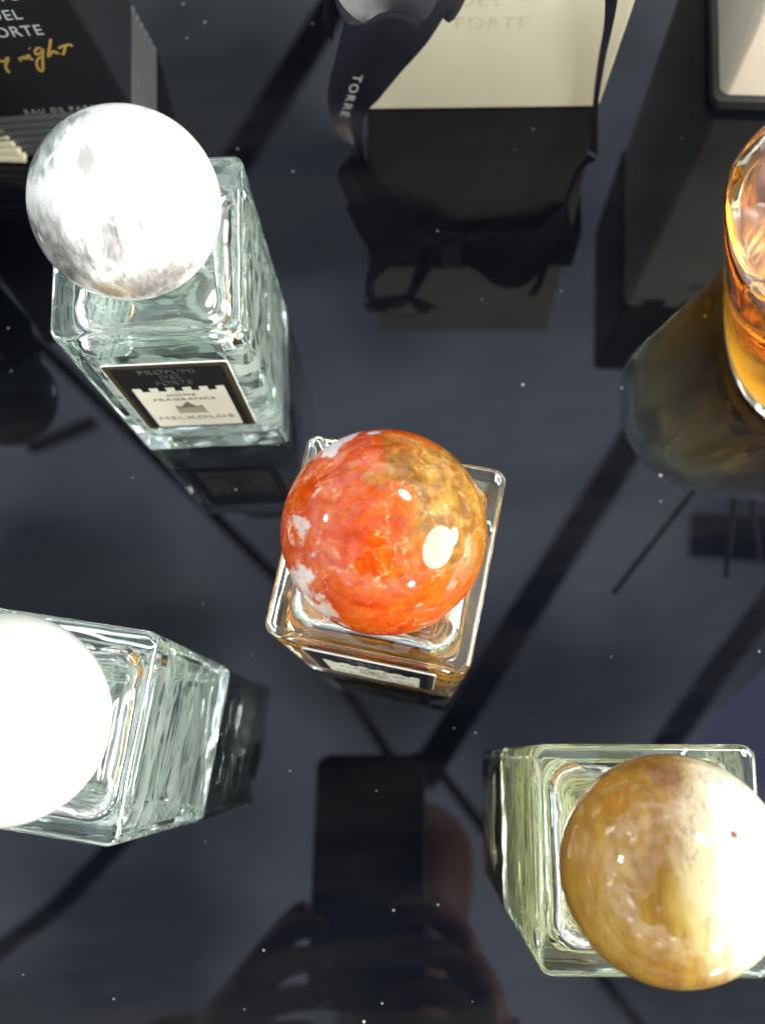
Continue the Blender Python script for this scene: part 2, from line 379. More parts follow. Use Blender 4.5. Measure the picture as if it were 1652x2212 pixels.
# ------------------------------------------------------------------ bottles
BW, BD, BH = 0.0489, 0.0494, 0.0972
BR_, BZ = 0.0223, 0.1174
M_BLACK = simple('black_label_paper', (0.012, 0.011, 0.013), 0.35, vary=0.3, bscale=900)
M_GOLDB = simple('dark_gold_label_border', (0.055, 0.043, 0.020), 0.4, vary=0.3, bscale=700)
M_CREAM = simple('cream_label_paper', (0.74, 0.72, 0.60), 0.55, bump=0.2, bscale=2500, vary=0.05)
M_GREYINK = simple('grey_label_ink', (0.16, 0.15, 0.13), 0.5)
M_DIMINK = simple('dim_silver_ink', (0.085, 0.08, 0.075), 0.4)
M_TAN = simple('tan_castle_ink', (0.36, 0.33, 0.24), 0.6, vary=0.2, bscale=1500)
M_COLLAR = simple('polished_steel_collar', (0.8, 0.8, 0.78), 0.15, metal=1.0)
M_STICK = simple('grey_base_sticker', (0.24, 0.24, 0.22), 0.7, vary=0.35, bscale=220)
M_EDGE = simple('white_label_edge', (0.86, 0.86, 0.82), 0.5)

def make_label(parent, ink_name, dim=1.0):
    fr = (Vector((0, -BD / 2, 0)), Vector((1, 0, 0)), Vector((0, 0, 1)), Vector((0, -1, 0)))
    s = 0.001
    bm = bmesh.new(); prism(bm, [(x * s, (y + 52) * s) for x, y in rring(17.1, 27, 1.2)], fr, 0.00005, 0.0004)
    lab = obj('label', bm, M_EDGE, parent)
    bm = bmesh.new(); prism(bm, [(x * s, (y + 52) * s) for x, y in rring(16.8, 26.7, 1.0)], fr, 0.0004, 0.00048)
    obj('label_border', bm, M_GOLDB, lab)
    bm = bmesh.new(); prism(bm, [(x * s, (y + 51.5) * s) for x, y in rring(15.2, 25.2, 0.3)], fr, 0.00048, 0.00055)
    obj('label_field', bm, M_BLACK, lab)
    poly = [(-13, 27.3), (13, 27.3)]
    n = 6; wv = 26.0 / (2 * n - 1)
    x = 13.0
    for k in range(n):
        poly += [(x, 61.3), (x - wv, 61.3)]
        if k < n - 1: poly += [(x - wv, 58.4), (x - 2 * wv, 58.4)]
        x -= 2 * wv
    poly = [(-x_, y) if False else (x_, y) for x_, y in poly]
    bm = bmesh.new(); prism(bm, [(a * s, b_ * s) for a, b_ in poly], fr, 0.00055, 0.00065)
    obj('label_panel', bm, M_CREAM, lab)
    bm = bmesh.new()
    text(bm, 'PROFUMI', fr, -8.2 * s, 72.0 * s, 15.2 * s, 3.0 * s, 0.00055, 0.00066, 1.1)
    text(bm, 'DEL', fr, -3.2 * s, 68.0 * s, 6.2 * s, 2.8 * s, 0.00055, 0.00066, 1.1)
    text(bm, 'FORTE', fr, -5.3 * s, 63.6 * s, 10.2 * s, 3.0 * s, 0.00055, 0.00066, 1.1)
    obj('brand_lettering', bm, M_DIMINK, lab)
    bm = bmesh.new()
    text(bm, 'HOME', fr, -4.3 * s, 54.4 * s, 8.2 * s, 1.9 * s, 0.00065, 0.00075, 1.2)
    text(bm, 'FRAGRANCE', fr, -9.0 * s, 50.9 * s, 18.0 * s, 1.9 * s, 0.00065, 0.00075, 1.1)
    text(bm, 'MELXOLDE', fr, -11.2 * s, 33.9 * s, 22.8 * s, 2.7 * s, 0.00065, 0.00075, 1.1)
    prism(bm, [(a * s, b_ * s) for a, b_ in ((-4, 44.6), (4, 44.6), (4, 45.9), (3.2, 45.9), (3.2, 45.4), (2.0, 45.6), (1.3, 47.0), (0.8, 48.0), (0.3, 49.2), (-0.3, 49.2), (-0.8, 48.0), (-1.3, 47.0), (-2.0, 45.6), (-3.2, 45.4), (-3.2, 46.2), (-4, 46.2))], fr, 0.00065, 0.00075)
    obj('label_lettering', bm, M_GREYINK, lab)
    bm = bmesh.new(); prism(bm, [(a * s, b_ * s) for a, b_ in ((-4.2, 39.6), (4.6, 39.3), (4.0, 44.6), (-4.0, 44.6))], fr, 0.00065, 0.00072)
    obj('castle_emblem', bm, M_TAN, lab)

def cavity_rings(z0, z1, top_r, ins, grow=0.0, open_top=None):
    """inner hollow: square body rounding over a soft shoulder"""
    rings = []; hw = BW / 2 - ins + grow; hd = BD / 2 - ins + grow; rb = 0.004
    bn = 5
    for k in range(bn + 1):
        a = math.pi / 2 * k / bn; s = 0.004 * (1 - math.sin(a)); z = z0 - grow + 0.004 * (1 - math.cos(a))
        rings.append([(x, y, z) for x, y in rring(hw - s, hd - s, max(rb - s * 0.6, 0.001), 8)])
    sr = 0.010
    nsh = 8
    for k in range(nsh + 1):
        a = math.pi / 2 * k / nsh; s = sr * (1 - math.cos(a)); z = z1 - sr * 0.8 * (1 - math.sin(a))
        rad = rb + (hw - s - rb) * (0.15 + 0.45 * k / nsh)
        rings.append([(x, y, z) for x, y in rring(hw - s, hd - s, min(rad, hw - s - 0.0002), 8)])
    return rings
def make_bottle(name, label, ball_mat, liquid, fill, loc, rz, with_label, ball_label=None, glass_mat=None, group='square glass perfume bottles with stone ball stoppers', ball_off=(0, 0), caustic_col=(0.86, 0.92, 0.88), caustic=0.85):
    t_ = thing(name, label, 'bottle', loc, rz, group)
    bm = bmesh.new()
    rbox(bm, BW, BD, 0.0003, BH, 0.0030, 0.0016, 6, 4)
    z0, z1 = 0.0105, BH - 0.0042
    cr = cavity_rings(z0, z1, 0.010, 0.0038)
    vs = loft(bm, cr)
    me = bpy.data.meshes.new('glass_body')
    # outer faces outwards, cavity faces towards the hollow
    bmesh.ops.recalc_face_normals(bm, faces=bm.faces)
    bm.to_mesh(me); bm.free(); me.materials.append(glass_mat or M_OUT)
    for p_ in me.polygons: p_.use_smooth = True
    me.set_sharp_from_angle(angle=math.radians(50))
    g = bpy.data.objects.new('glass_body', me); COL.objects.link(g); g.parent = t_
    # both closed shells have outward normals: flip the inner one
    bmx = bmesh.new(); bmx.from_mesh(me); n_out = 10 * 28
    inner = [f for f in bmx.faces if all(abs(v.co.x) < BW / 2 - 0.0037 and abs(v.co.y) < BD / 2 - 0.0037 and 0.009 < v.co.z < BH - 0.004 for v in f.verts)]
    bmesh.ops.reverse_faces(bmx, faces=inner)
    if not glass_mat:
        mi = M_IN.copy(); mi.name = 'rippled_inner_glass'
        paint_caustics(mi, caustic_col, 0.46, 0.54, caustic, 115.0, 0.30, 0.0, 0.082); me.materials.append(mi)  # pale streaks on the inner walls: caustic brightness painted into the glass
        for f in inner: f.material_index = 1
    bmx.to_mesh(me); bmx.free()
    bm = bmesh.new(); loft(bm, [[(x, y, z) for x, y in rring(BW / 2 - 0.0022, BD / 2 - 0.0022, 0.003, 6)] for z in (0.00006, 0.00020)])
    obj('base_sticker', bm, M_STICK, t_)
    if liquid:
        zl = z0 + (z1 - z0) * fill
        rings = [r for r in cavity_rings(z0, z1, 0.010, 0.0038, grow=0.00012) if r[0][2] < zl]
        last = rings[-1]; rings.append([(x, y, zl) for x, y, z in last])
        bm = bmesh.new(); loft(bm, rings)
        obj('liquid', bm, liquid, t_, smooth=60)
    bm = bmesh.new(); ns = 40
    loft(bm, [[(math.cos(2 * math.pi * i / ns) * rr, math.sin(2 * math.pi * i / ns) * rr, zz) for i in range(ns)] for rr, zz in ((0.0088, BH + 0.00005), (0.0092, BH + 0.0002), (0.0092, BH + 0.0008))])
    obj('collar', bm, M_COLLAR, t_, smooth=40)
    bm = bmesh.new(); bmesh.ops.create_uvsphere(bm, u_segments=96, v_segments=64, radius=BR_)
    for v in bm.verts: v.co.z = max(v.co.z, BH + 0.0009 - BZ)
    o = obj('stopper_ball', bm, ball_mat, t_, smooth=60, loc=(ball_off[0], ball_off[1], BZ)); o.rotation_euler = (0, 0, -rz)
    if ball_label: o['label'] = ball_label
    if with_label: make_label(t_, None)
    return t_

GREY = (0.30, 0.30, 0.31)
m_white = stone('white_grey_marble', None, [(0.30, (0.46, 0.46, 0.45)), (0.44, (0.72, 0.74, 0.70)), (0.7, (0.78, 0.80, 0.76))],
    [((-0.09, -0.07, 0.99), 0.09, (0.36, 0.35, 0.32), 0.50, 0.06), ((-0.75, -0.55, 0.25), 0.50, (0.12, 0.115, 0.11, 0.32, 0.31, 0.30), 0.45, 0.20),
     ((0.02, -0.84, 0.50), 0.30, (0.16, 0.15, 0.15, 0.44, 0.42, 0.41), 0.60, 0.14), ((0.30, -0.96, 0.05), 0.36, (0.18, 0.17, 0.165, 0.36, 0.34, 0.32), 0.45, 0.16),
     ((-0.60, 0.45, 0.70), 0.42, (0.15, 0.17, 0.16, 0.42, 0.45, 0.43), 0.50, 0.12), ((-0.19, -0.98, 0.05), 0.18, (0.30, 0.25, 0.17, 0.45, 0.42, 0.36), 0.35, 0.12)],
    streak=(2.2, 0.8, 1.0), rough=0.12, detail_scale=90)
m_pure = stone('plain_white_stone', None, [(0.3, (0.56, 0.58, 0.55)), (0.7, (0.63, 0.65, 0.61))], [], rough=0.10)
m_red = stone('red_jasper', None, [(0.30, (0.30, 0.022, 0.002)), (0.46, (0.44, 0.046, 0.003)), (0.56, (0.49, 0.072, 0.004)), (0.68, (0.47, 0.125, 0.012))],
    [((0.82, -0.02, 0.58), 0.74, (0.22, 0.085, 0.010, 0.36, 0.140, 0.016), 0.65, 0.30), ((0.66, 0.20, 0.70), 0.56, (0.16, 0.070, 0.012, 0.36, 0.18, 0.030), 1.1, 0.30),
     ((-0.82, -0.08, 0.52), 0.16, (0.52, 0.42, 0.40, 0.70, 0.22, 0.08), 0.85, 0.05), ((-0.84, -0.38, 0.38), 0.18, (0.52, 0.42, 0.38, 0.62, 0.52, 0.47), 0.85, 0.05), ((-0.64, -0.70, 0.30), 0.14, (0.50, 0.38, 0.32, 0.66, 0.52, 0.45), 0.85, 0.05),
     ((-0.30, 0.88, 0.36), 0.20, (0.52, 0.46, 0.50, 0.62, 0.52, 0.50), 0.85, 0.05)],
    streak=(1, 1, 1), rough=0.05, spec=0.30, detail_scale=260, speck=[((0.80, 0.45, 0.22), 60.0, 0.0025), ((0.16, 0.015, 0.01), 95.0, 0.004)])
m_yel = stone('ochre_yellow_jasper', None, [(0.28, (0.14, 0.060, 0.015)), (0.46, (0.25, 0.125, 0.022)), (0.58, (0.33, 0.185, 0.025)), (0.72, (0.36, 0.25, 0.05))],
    [((0.35, -0.25, 0.90), 0.55, (0.36, 0.27, 0.045, 0.46, 0.38, 0.12), 0.30, 0.35), ((0.93, 0.02, 0.45), 1.02, (0.66, 0.62, 0.44, 0.76, 0.75, 0.62), 0.25, 0.30),  # cream right side: pale stone with the strong light painted in
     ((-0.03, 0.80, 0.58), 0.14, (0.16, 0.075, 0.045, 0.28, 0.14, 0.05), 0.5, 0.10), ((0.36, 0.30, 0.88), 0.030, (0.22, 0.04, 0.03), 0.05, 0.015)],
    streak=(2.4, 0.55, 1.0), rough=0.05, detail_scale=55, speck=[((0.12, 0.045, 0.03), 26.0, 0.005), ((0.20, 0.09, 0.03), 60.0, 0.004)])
m_dark = stone('dark_green_stone', None, [(0.3, (0.004, 0.012, 0.010)), (0.5, (0.010, 0.022, 0.018)), (0.7, (0.06, 0.09, 0.08))], [], streak=(3, 0.8, 1), rough=0.04, detail_scale=60)

def liquid(name, col, dens): return glass(name, (1, 1, 1), 1.36, 0.0, dens=dens, vol=col)
L_CLEAR = liquid('pale_green_perfume', (0.84, 0.95, 0.88), 5)
L_GOLD = liquid('golden_perfume', (1.0, 0.72, 0.08), 40)
L_YEL = liquid('straw_yellow_perfume', (0.97, 0.94, 0.46), 16)

make_bottle('perfume_bottle', 'clear glass bottle with a white and grey marble ball, label facing the viewer', m_white, L_CLEAR, 0.86, (-0.0496, 0.1350, 0), -0.1016, True)
make_bottle('perfume_bottle', 'bottle of golden perfume topped by the glossy orange red stone ball', m_red, L_GOLD, 0.90, (-0.0003, 0.0481, 0), -0.3429, True, caustic_col=(0.92, 0.64, 0.14), caustic=0.9)
make_bottle('perfume_bottle', 'greenish clear bottle cut by the left edge, under a plain white ball', m_pure, L_CLEAR, 0.80, (-0.0857, 0.0201, 0), -0.2905 - math.pi / 2, True, ball_off=(0, 0.0007))
make_bottle('perfume_bottle', 'pale yellow bottle at lower right under an ochre stone ball, its cream side partly painted light', m_yel, L_YEL, 0.85, (0.0472, -0.0281, 0), -0.1411 + math.pi / 2, True, caustic_col=(0.86, 0.86, 0.62))
make_bottle('perfume_bottle', 'bottle with a dark green ball seen only mirrored at the left edge', m_dark, L_CLEAR, 0.6, (-0.164, 0.1868, 0), 0.2, False, glass_mat=glass('smoked_bottle_glass', (0.35, 0.4, 0.4), 1.5))

# ------------------------------------------------------------------ black box with ridged foot, top left
M_BOX = simple('black_lacquered_card', (0.010, 0.010, 0.012), 0.22, bump=0.05, bscale=900, vary=0.2)
M_SILVER = simple('silver_foil_lettering', (0.42, 0.45, 0.46), 0.35, metal=0.3)
M_GOLDINK = simple('gold_ink', (0.40, 0.25, 0.06), 0.4, metal=0.3)
M_RIB = simple('grey_ridge_card', (0.085, 0.09, 0.088), 0.45, vary=0.15, bscale=400)
M_GOLD = simple('gold_foil_card', (0.60, 0.45, 0.14), 0.35, metal=0.4)
M_IVORY = simple('ivory_ridge_card', (0.80, 0.76, 0.55), 0.45)
zb = 0.033
baseR = P(341, 318); backR = P(341, 111)
bandR = P(285, 234, zb); bandL_dir = (P(7, 254, zb) - bandR).normalized()
ddir = (backR - baseR).normalized()
topR = P(155, 0, 0.086); edge = (topR - bandR); edge = edge / edge.z
zt = 0.15; topR2 = bandR + edge * (zt - zb)
wfull = 0.085; dfull = (backR - baseR).length
t_ = thing('perfume_box', 'tall black perfume box with silver and gold lettering, behind the grey marble ball', 'box', baseR + bandL_dir * wfull / 2 + ddir * dfull / 2)
off = -t_.location
def quadbox(bm, A, Bp, wl, dl, wl2=None, dl2=None):
    wl2 = wl2 or wl; dl2 = dl2 or dl
    r0 = [A, A + bandL_dir * wl, A + bandL_dir * wl + ddir * dl, A + ddir * dl]
    r1 = [Bp, Bp + bandL_dir * wl2, Bp + bandL_dir * wl2 + ddir * dl2, Bp + ddir * dl2]
    loft(bm, [[p + off for p in r0], [p + off for p in r1]])
def rel(p): return p
bm = bmesh.new(); ins0 = (-ddir * 0 + bandL_dir * 0)
quadbox(bm, bandR, topR2, wfull, dfull * 0.98)
o_body = obj('body', bm, M_BOX, t_)
md = o_body.modifiers.new('bevel', 'BEVEL'); md.width = 0.0010; md.segments = 4
nst = 6
for k in range(nst):
    z0_ = zb * k / nst; z1_ = zb * (k + 0.55) / nst
    for mm_, za_, zz_, inn in ((M_BOX, z0_, zb * (k + 1) / nst, 0.0008), (M_RIB, zb * (k + 0.25) / nst, zb * (k + 0.8) / nst, 0.0)):
        a = baseR.lerp(bandR, za_ / zb) + (bandL_dir + ddir) * inn; b_ = baseR.lerp(bandR, zz_ / zb) + (bandL_dir + ddir) * inn
        a.z = za_ + 0.00002 * (inn == 0); b_.z = zz_
        if k == nst - 1 and inn: b_.z -= 0.0001
        bm = bmesh.new(); quadbox(bm, a, b_, wfull - 2 * inn, dfull - 2 * inn)
        obj('ridge' if inn == 0 else 'groove', bm, mm_, t_)
# lettering on the front face
Nf = (-bandL_dir).cross(edge).normalized()
if Nf.y > 0: Nf = -Nf
Uf = -bandL_dir; Vf = edge.normalized(); Vf = (Vf - Uf * Vf.dot(Uf)).normalized()
def on_face(u, v):
    p = on_plane(u, v, bandR, Nf); q = p - bandR; return q.dot(Uf), q.dot(Vf)
frF = (bandR + off, Uf, Vf, Nf)
def textpx(bm, s, pl, pr, pt, fr, fn, space=1.0, t0=0.00003, t1=0.00012):
    a = fn(*pl); b_ = fn(*pr); c_ = fn(*pt)
    text(bm, s, fr, a[0], (a[1] + b_[1]) / 2, b_[0] - a[0], c_[1] - a[1], t0, t1, space)
k_ = 0.2169
bm = bmesh.new()
def zz(x, y): return (x * k_, y * k_)
textpx(bm, 'PROFUMI', zz(-330, 25), zz(405, -5), zz(-365, -60), frF, on_face, 1.1)
textpx(bm, 'DEL', zz(-75, 205), zz(240, 190), zz(-120, 110), frF, on_face, 1.1)
textpx(bm, 'FORTE', zz(-110, 375), zz(450, 350), zz(-160, 275), frF, on_face, 1.1)
obj('brand_lettering', bm, M_SILVER, t_)
bm = bmesh.new(); textpx(bm, 'EAU DE PARFUM', zz(265, 1140), zz(1120, 1075), zz(245, 1095), frF, on_face, 1.3)
obj('small_lettering', bm, simple('dim_silver_lettering', (0.20, 0.20, 0.19), 0.4), t_)
bm = bmesh.new(); i_ = 0
for st in ([(-120, 470), (-125, 560), (-130, 620), (-95, 600), (-90, 560), (-125, 565)],
           [(-20, 575), (0, 600), (30, 612), (55, 598), (80, 570), (84, 590), (72, 620), (60, 655), (72, 690), (95, 722)],
           [(190, 570), (212, 595), (205, 600), (225, 570), (245, 565), (262, 590)], [(262, 590), (270, 560), (290, 545), (298, 575), (315, 590), (325, 578)], [(290, 478), (302, 484)],
           [(410, 475), (375, 475), (352, 510), (368, 540), (402, 525), (430, 485), (428, 540), (428, 620), (430, 690), (405, 705), (378, 668), (368, 620), (385, 580), (410, 560)],
           [(508, 385), (500, 450), (488, 520), (483, 560), (500, 545), (525, 512), (550, 508), (565, 528), (590, 520)],
           [(655, 455), (645, 500), (632, 540), (622, 525)], [(590, 480), (610, 460), (650, 448), (700, 440), (716, 458)]):
    P2 = [on_face(*zz(*q)) for q in st]
    P2 = [tuple(q[:2]) for q in crom([Vector((a, b_, 0)) for a, b_ in P2], 4)]
    stroke(bm, P2, frF, 0.00085, 0.00003 + i_ * 0.00001, 0.00011 + i_ * 0.00001); i_ += 1
obj('handwritten_lettering', bm, M_GOLDINK, t_)

# ------------------------------------------------------------------ ivory and gold ridged box corner, far left
gb = P(60, 356); gdir = (P(-30, 352) - gb).normalized(); gd = Vector((-gdir.y, gdir.x, 0)); gd = gd if gd.y > 0 else -gd
gtop = gb + Vector((-0.0008, -0.0003, 0.027))
t_ = thing('perfume_box', 'corner of an ivory box with gold edged ridges, standing before the black box', 'box', gb + gdir * 0.03 + gd * 0.0014)
off = -t_.location
bandL_dir, ddir = gdir, gd
for k in range(6):
    zc0, zc1 = 0.03 * k / 6, 0.03 * (k + 1) / 6
    for mm_, a0, a1, inn, nm_ in ((M_GOLD, 0, 1, 0.0009, 'groove'), (M_IVORY, 0.30, 0.85, 0.0, 'ridge')):
        za_, zz_ = zc0 + (zc1 - zc0) * a0, zc0 + (zc1 - zc0) * a1
        a = gb.lerp(gtop, za_ / 0.027) + (gdir + gd) * inn; b_ = gb.lerp(gtop, zz_ / 0.027) + (gdir + gd) * inn; a.z = za_; b_.z = zz_
        bm = bmesh.new(); quadbox(bm, a, b_, 0.06 - 2 * inn, 0.0027 - 2 * inn if inn == 0 else 0.0014); obj(nm_, bm, mm_, t_)
a = gb.lerp(gtop, 0.03 / 0.027) + (gdir + gd) * 0.0012; a.z = 0.0301; b_ = a + Vector((-0.012, 0.004, 0.08))
bm = bmesh.new(); quadbox(bm, a, b_, 0.055, 0.0012); obj('body', bm, M_IVORY, t_)

# ------------------------------------------------------------------ cream gift bag with black ribbon
M_BAG = simple('cream_coated_paper', (0.50, 0.48, 0.36), 0.42, bump=0.25, bscale=1500, vary=0.06)
gL = P(791, 238); gR = P(1292, 232); U = (gR - gL).normalized(); Nb = Vector((U.y, -U.x, 0)); Nb = Nb if Nb.y < 0 else -Nb
wb = (gR - gL).length; hb = 0.204; depb = 0.075
t_ = thing('gift_bag', 'cream paper gift bag tied with a wide black ribbon, standing behind the bottles', 'gift bag', (gL + gR) / 2 - Nb * depb / 2)
off = -t_.location
bm = bmesh.new()
def bagring(z, e): return [gL - U * e * 0.3 + Vector((0, 0, z)) + off, gR + U * e + Vector((0, 0, z)) + off, gR + U * e - Nb * depb + Vector((0, 0, z)) + off, gL - U * e * 0.3 - Nb * depb + Vector((0, 0, z)) + off]
loft(bm, [bagring(0.0004, 0), bagring(0.05, 0.002), bagring(0.12, 0.004), bagring(hb, 0.006)])
ob = obj('bag_body', bm, M_BAG, t_); md = ob.modifiers.new('bevel', 'BEVEL'); md.width = 0.0008; md.segments = 3
frB = (gL + off, U, Vector((0, 0, 1)), Nb)
def on_bag(u, v, d=0.0, mirror=False):
    return on_plane(u, v, gL + Nb * d, Nb, mirror)
bm = bmesh.new()
def bagfn(u, v): q = on_bag(u, v) - gL; return q.dot(U), q.z
textpx(bm, 'DEL', (990, 14), (1090, 12), (990, -12), frB, bagfn, 1.2); textpx(bm, 'FORTE', (985, 64), (1140, 60), (985, 38), frB, bagfn, 1.2)
obj('embossed_lettering', bm, simple('faint_cream_emboss', (0.44, 0.42, 0.31), 0.35), t_)
M_SATIN, t, b = mat('black_satin_ribbon')
b.inputs['Base Color'].default_value = (0.004, 0.004, 0.007, 1); b.inputs['Roughness'].default_value = 0.42; b.inputs['Specular IOR Level'].default_value = 0.28; b.inputs['Sheen Weight'].default_value = 0.01
b.inputs['Sheen Tint'].default_value = (0.5, 0.5, 0.9, 1)
c = N(t, 'ShaderNodeTexCoord'); wv_ = N(t, 'ShaderNodeTexWave', Scale=900.0, Distortion=0.5); t.links.new(c.outputs['Object'], wv_.inputs['Vector'])
bp = N(t, 'ShaderNodeBump', Strength=0.25, Distance=0.0001); t.links.new(wv_.outputs['Fac'], bp.inputs['Height']); t.links.new(bp.outputs[0], b.inputs['Normal'])
z_lo = on_bag(1020, 505, 0.001, True).z; z_hi = on_bag(1020, 575, 0.001, True).z
z_lo, z_hi = min(z_lo, z_hi), max(z_lo, z_hi)
rb_ = thing('ribbon', 'black satin ribbon with a bow, wrapped round the cream gift bag', 'ribbon', (gL + gR) / 2 + Nb * 0.012)
offr = -rb_.location
bm = bmesh.new(); e = 0.0062
ringo = [gL - U * e, gR + U * e * 1.6, gR + U * e * 1.6 - Nb * (depb + 0.001), gL - U * e - Nb * (depb + 0.001)]
ringo = [gL - U * 0.0040 + Nb * 0.001, gR + U * 0.0075 + Nb * 0.001, gR + U * 0.0075 - Nb * (depb + 0.001), gL - U * 0.0040 - Nb * (depb + 0.001)]
vs0 = [bm.verts.new(p + Vector((0, 0, z_lo)) + offr) for p in ringo]; vs1 = [bm.verts.new(p + Vector((0, 0, z_hi)) + offr) for p in ringo]
for i in range(4): bm.faces.new((vs0[i], vs0[(i + 1) % 4], vs1[(i + 1) % 4], vs1[i]))
ob = obj('band', bm, M_SATIN, rb_); md = ob.modifiers.new('thick', 'SOLIDIFY'); md.thickness = 0.0004; md.offset = 1
def MB(u, v, d): return on_bag(u, v, d, True) + offr
def rib(name, left, right, wave=0.0, n=7):
    bm = bmesh.new(); ribbon(bm, left, right, wave=wave, n=n); return obj(name, bm, M_SATIN, rb_, smooth=60)
# bow loops and tails, placed from their mirror image
rib('bow_loop', [MB(930, 525, .006), MB(880, 545, .016), MB(812, 560, .022), MB(790, 610, .026), MB(800, 655, .026), MB(850, 668, .024), MB(895, 640, .018), MB(925, 590, .010), MB(960, 560, .006)],
    [MB(930, 560, .004), MB(880, 570, .010), MB(838, 578, .014), MB(808, 612, .016), MB(815, 645, .016), MB(850, 655, .015), MB(880, 625, .012), MB(900, 575, .008), MB(940, 545, .004)])
rib('bow_loop', [MB(980, 510, .004), MB(1040, 500, .005), MB(1110, 500, .006), MB(1165, 490, .005), MB(1195, 458, .003), MB(1225, 442, .002)],
    [MB(985, 560, .004), MB(1030, 585, .006), MB(1075, 618, .009), MB(1130, 618, .009), MB(1185, 570, .006), MB(1242, 535, .004)], wave=0.003)
rib('knot', [MB(905, 500, .004), MB(950, 498, .014), MB(1000, 500, .004)], [MB(905, 575, .004), MB(950, 580, .014), MB(1000, 578, .004)], wave=0.002)
rib('bow_loop', [MB(930, 505, .003), MB(870, 500, .005), MB(815, 505, .006), MB(780, 470, .006), MB(758, 420, .007)], [MB(930, 570, .003), MB(880, 575, .005), MB(830, 570, .006), MB(790, 530, .006), MB(748, 450, .007)])
# the long wide tail hanging down in front of the bag to the table
tl = [(775, -170, .090), (755, -40, .082), (742, 50, .068), (724, 125, .048), (708, 195, .031), (714, 250, .018), (738, 300, .008), (778, 352, .0006)]
tr_ = [(1060, -110, .086), (985, -8, .076), (925, 88, .060), (862, 160, .042), (818, 214, .027), (790, 245, .016), (782, 300, .007), (790, 350, .0006)]
rib('tail', [P(*q) + offr for q in tl], [P(*q) + offr for q in tr_], wave=0.003)
trb = bmesh.new()
# lettering printed on the tail
def tfr():
    a = P(712, 200, .030); b1 = P(820, 212, .027); c1 = P(728, 110, .051)
    nn = (b1 - a).cross(c1 - a).normalized(); nn = nn if nn.dot(Vector((0, 0, H)) - a) > 0 else -nn
    return a, nn
a, nn = tfr(); a = a + nn * 0.0022
p0 = on_plane(764, 160, a, nn); p1 = on_plane(734, 250, a, nn); Ux = (p1 - p0).normalized(); Vx = nn.cross(Ux)
hgt = 0.0030
text(trb, 'TORRE', (p0 + offr, Ux, Vx, nn), 0, 0, (p1 - p0).length, hgt, 0, 0.0001, 1.3)
obj('ribbon_lettering', trb, simple('pale_ribbon_print', (0.30, 0.30, 0.29), 0.5), rb_)
# second tail, short, with a pinked end, lit from above
fl = [P(690, -120, .110), P(712, -40, .104), P(745, 18, .098), P(785, 50, .094)]; fr_ = [P(1000, -120, .112), P(960, -50, .104), P(935, 20, .098), P(905, 52, .094)]
rib('tail', [q + offr for q in fl], [q + offr for q in fr_], wave=0.006)
bm = bmesh.new(); A_ = fl[-1] + offr; B_ = fr_[-1] + offr; nt_ = 26
for k in range(nt_):
    p = A_.lerp(B_, (k + .15) / nt_); q = A_.lerp(B_, (k + .85) / nt_); up = Vector((0, 0, math.sin(math.pi * (k + .5) / nt_) * 0.004))
    tip = (p + q) / 2 + Vector((0.0, -0.0016, -0.0004)); vs_ = [bm.verts.new(x + up) for x in (p, q, tip)]; bm.faces.new(vs_)
ob = obj('pinked_edge', bm, M_SATIN, rb_); md = ob.modifiers.new('thick', 'SOLIDIFY'); md.thickness = 0.0003
# narrow tail on the right side
rib('tail', [P(1304, -60, .10) + offr, P(1306, 0, .088) + offr, P(1303, 60, .072) + offr, P(1290, 140, .050) + offr, P(1280, 225, .022) + offr, P(1272, 325, .0015) + offr],
    [P(1336, -60, .10) + offr, P(1333, 0, .088) + offr, P(1322, 60, .072) + offr, P(1306, 130, .050) + offr, P(1292, 225, .022) + offr, P(1291, 335, .0015) + offr])

# ------------------------------------------------------------------ tall cream box with black crenellated top, upper right
M_WCARD = simple('white_card', (0.78, 0.76, 0.68), 0.5, bump=0.1, bscale=1500)
M_BLK = simple('matte_black_card', (0.008, 0.008, 0.009), 0.6, vary=0.4, bscale=600)
c0 = P(1530, 238); sd = (PM(1281, 492, .262) - c0); sd.z = 0; depw = sd.length; sd.normalize(); fd = Vector((sd.y, -sd.x, 0)); fd = fd if fd.x > 0 else -fd
ww_ = 0.085; zl0, ztop = 0.173, 0.262
t_ = thing('gift_box', 'tall white and black box with a battlement pattern, standing at the upper right', 'box', c0 + fd * ww_ / 2 + sd * depw / 2)
ang = math.atan2(fd.y, fd.x); t_.rotation_euler = (0, 0, ang)
bm = bmesh.new(); rbox(bm, ww_, depw, 0.0002, 0.006, 0.003, 0.0008); obj('plinth', bm, M_BLK, t_, smooth=40)
bm = bmesh.new(); rbox(bm, ww_ - 0.0045, depw - 0.0045, 0.0058, zl0 + 0.01, 0.0035, 0.0005, 8); obj('body', bm, M_WCARD, t_, smooth=40)
bm = bmesh.new(); rbox(bm, ww_ - 0.002, depw - 0.002, zl0, ztop, 0.003, 0.001); obj('lid', bm, M_BLK, t_, smooth=40)
bm = bmesh.new(); yf = -(depw - 0.0045) / 2
for k in range(4):
    x0 = -ww_ / 2 + 0.012 + k * 0.020; box(bm, x0, x0 + 0.010, yf - 0.0009, yf - 0.0001, zl0 - 0.008, zl0 + 0.0001)
obj('battlement', bm, M_BLK, t_)
bm = bmesh.new(); frW = (Vector((0, yf, 0)), Vector((1, 0, 0)), Vector((0, 0, 1)), Vector((0, -1, 0)))
text(bm, 'PROFUMI DEL FORTE', frW, -0.012, 0.145, 0.045, 0.006, 0.0001, 0.0002); obj('lettering', bm, M_GREYINK, t_)

